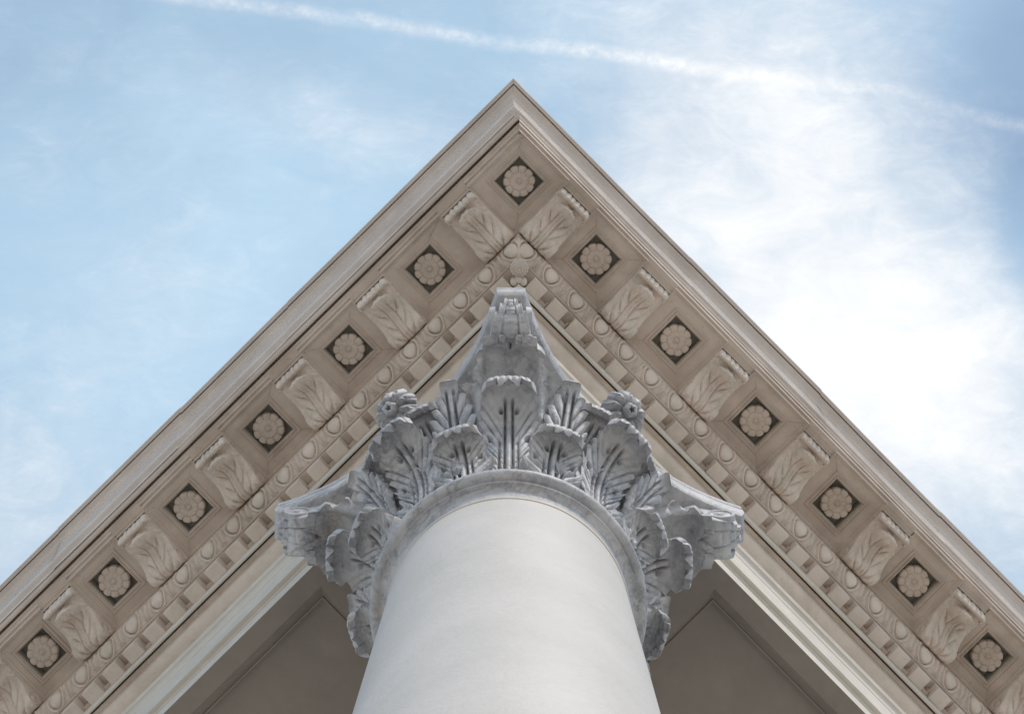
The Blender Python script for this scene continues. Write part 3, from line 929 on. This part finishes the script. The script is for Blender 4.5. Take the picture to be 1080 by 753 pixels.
soft = addup([mul(nt, n1, .30), mul(nt, n2, .16), .66])
n4 = noise_fac(nt, P_, 4.2, 8, .70, .36, .68, (.6, 1.5, 1), 1.6)
cl = addup([mul(nt, base, soft), mul(nt, mul(nt, n1, n2), .26), mul(nt, mul(nt, n2, n4), .13), mul(nt, n3, .06)])
cl = mul(nt, cl, .07, 'SUBTRACT')
sm = N(nt, 'ShaderNodeMapRange', interpolation_type='SMOOTHSTEP')
sm.inputs['From Min'].default_value = -.08; sm.inputs['From Max'].default_value = 1.05
nt.links.new(cl, sm.inputs['Value']); cl = sm.outputs[0]
# contrail: distance from a gently bent line, frayed by noise
sx_ = N(nt, 'ShaderNodeSeparateXYZ'); nt.links.new(P_, sx_.inputs[0])
X, Y = sx_.outputs[0], sx_.outputs[1]
# y(x) px: (200,-6) (440,27) (690,68) (1080,134):  y = 45 + .163 (x-542.5) + ...
mx = N(nt, 'ShaderNodeMapRange', clamp=True)
mx.inputs['From Min'].default_value = -6; mx.inputs['From Max'].default_value = 8
nt.links.new(X, mx.inputs['Value'])
fcv = N(nt, 'ShaderNodeFloatCurve'); nt.links.new(mx.outputs[0], fcv.inputs['Value'])
cvp = [(-6, -1.68), (-3.43, -1.25), (-1.93, -1.07), (-.93, -.92), (0, -.785), (.97, -.69), (1.97, -.53), (2.97, -.42), (3.97, -.29), (4.73, -.10), (5.4, .07), (8, .60)]
cur = fcv.mapping.curves[0]
norm = lambda q: ((q[0] + 6) / 14, (q[1] + 2) / 3)
cur.points[0].location = norm(cvp[0]); cur.points[-1].location = norm(cvp[-1])
for q in cvp[1:-1]: cur.points.new(*norm(q))
fcv.mapping.update()
yl = mul(nt, mul(nt, fcv.outputs[0], 3), 2, 'SUBTRACT')
wobn = noise_fac(nt, P_, 1.6, 4, .6, .0, 1.0)
dy = mul(nt, mul(nt, Y, yl, 'SUBTRACT'), mul(nt, mul(nt, wobn, .5, 'SUBTRACT'), .14), 'ADD')
ad = N(nt, 'ShaderNodeMath', operation='ABSOLUTE'); nt.links.new(dy, ad.inputs[0])
tr = N(nt, 'ShaderNodeMapRange', interpolation_type='SMOOTHSTEP')
tr.inputs['From Min'].default_value = .0; tr.inputs['From Max'].default_value = .125
tr.inputs['To Min'].default_value = 1; tr.inputs['To Max'].default_value = 0
nt.links.new(ad.outputs[0], tr.inputs['Value'])
rag = mul(nt, noise_fac(nt, P_, 7.5, 6, .75, .34, .66), noise_fac(nt, P_, 1.7, 4, .6, .20, .60))
trail = mul(nt, tr.outputs[0], mul(nt, mul(nt, rag, .85), .22, 'ADD'))
fadet = N(nt, 'ShaderNodeMapRange', interpolation_type='SMOOTHSTEP')
for k_, v_ in (('From Min', .8), ('From Max', 3.8), ('To Min', 1.0), ('To Max', .52)): fadet.inputs[k_].default_value = v_
nt.links.new(X, fadet.inputs['Value'])
cl = mul(nt, cl, mul(nt, mul(nt, trail, fadet.outputs[0]), .52), 'ADD')
clc = N(nt, 'ShaderNodeClamp'); nt.links.new(cl, clc.inputs[0])
# milky horizon
hz = N(nt, 'ShaderNodeMapRange', interpolation_type='SMOOTHSTEP')
hz.inputs['From Min'].default_value = .0; hz.inputs['From Max'].default_value = .55
hz.inputs['To Min'].default_value = .45; hz.inputs['To Max'].default_value = 0
nt.links.new(sep.outputs[2], hz.inputs['Value'])
fac = N(nt, 'ShaderNodeMath', operation='MAXIMUM'); nt.links.new(clc.outputs[0], fac.inputs[0]); nt.links.new(hz.outputs[0], fac.inputs[1])
SKYGAIN = 1.0
skyc = mix(nt, 1.0, sky.outputs[0], (SKYGAIN,) * 3, 'MULTIPLY')
hf = mul(nt, mul(nt, noise_fac(nt, P_, .30, 5, .55, .30, .70, None, .4), .26), addup([blob(300, 330, 640, 460, 0, .18), blob(1120, 90, 260, 260, 0, -.45), .58]), 'ADD')
hzc = N(nt, 'ShaderNodeClamp'); nt.links.new(hf, hzc.inputs[0])
haze = mix(nt, hzc.outputs[0], skyc, (3.3, 4.7, 5.95))
colr = mix(nt, fac.outputs[0], haze, (6.75, 6.82, 6.92))
nt.links.new(colr, bg.inputs['Color'])

sun = bpy.data.lights.new('sun', 'SUN'); sun.energy = 1.35; sun.angle = R(14); sun.color = (1, .93, .85)
so = bpy.data.objects.new('sun', sun); COL.objects.link(so)
so.rotation_euler = (-sd).to_track_quat('-Z', 'Y').to_euler()

# ------------------------------------------------------------------ camera
cam = bpy.data.cameras.new('camera'); co = bpy.data.objects.new('camera', cam); COL.objects.link(co)
co.location = (0, 0, Z0); co.rotation_euler = (pi, 0, R(-.38))
cam.sensor_width = 36; cam.lens = 36 * 1454 / 1080
cam.shift_x = -2.5 / 1080; cam.shift_y = -251.5 / 1080
cam.clip_start = .02; cam.clip_end = 20000
S.camera = co

S.view_settings.view_transform = 'Standard'; S.view_settings.look = 'None'
S.view_settings.exposure = 0.60; S.view_settings.gamma = 1
S.render.engine = 'CYCLES'
S.cycles.max_bounces = 8; S.cycles.diffuse_bounces = 5
S.cycles.use_denoising = True
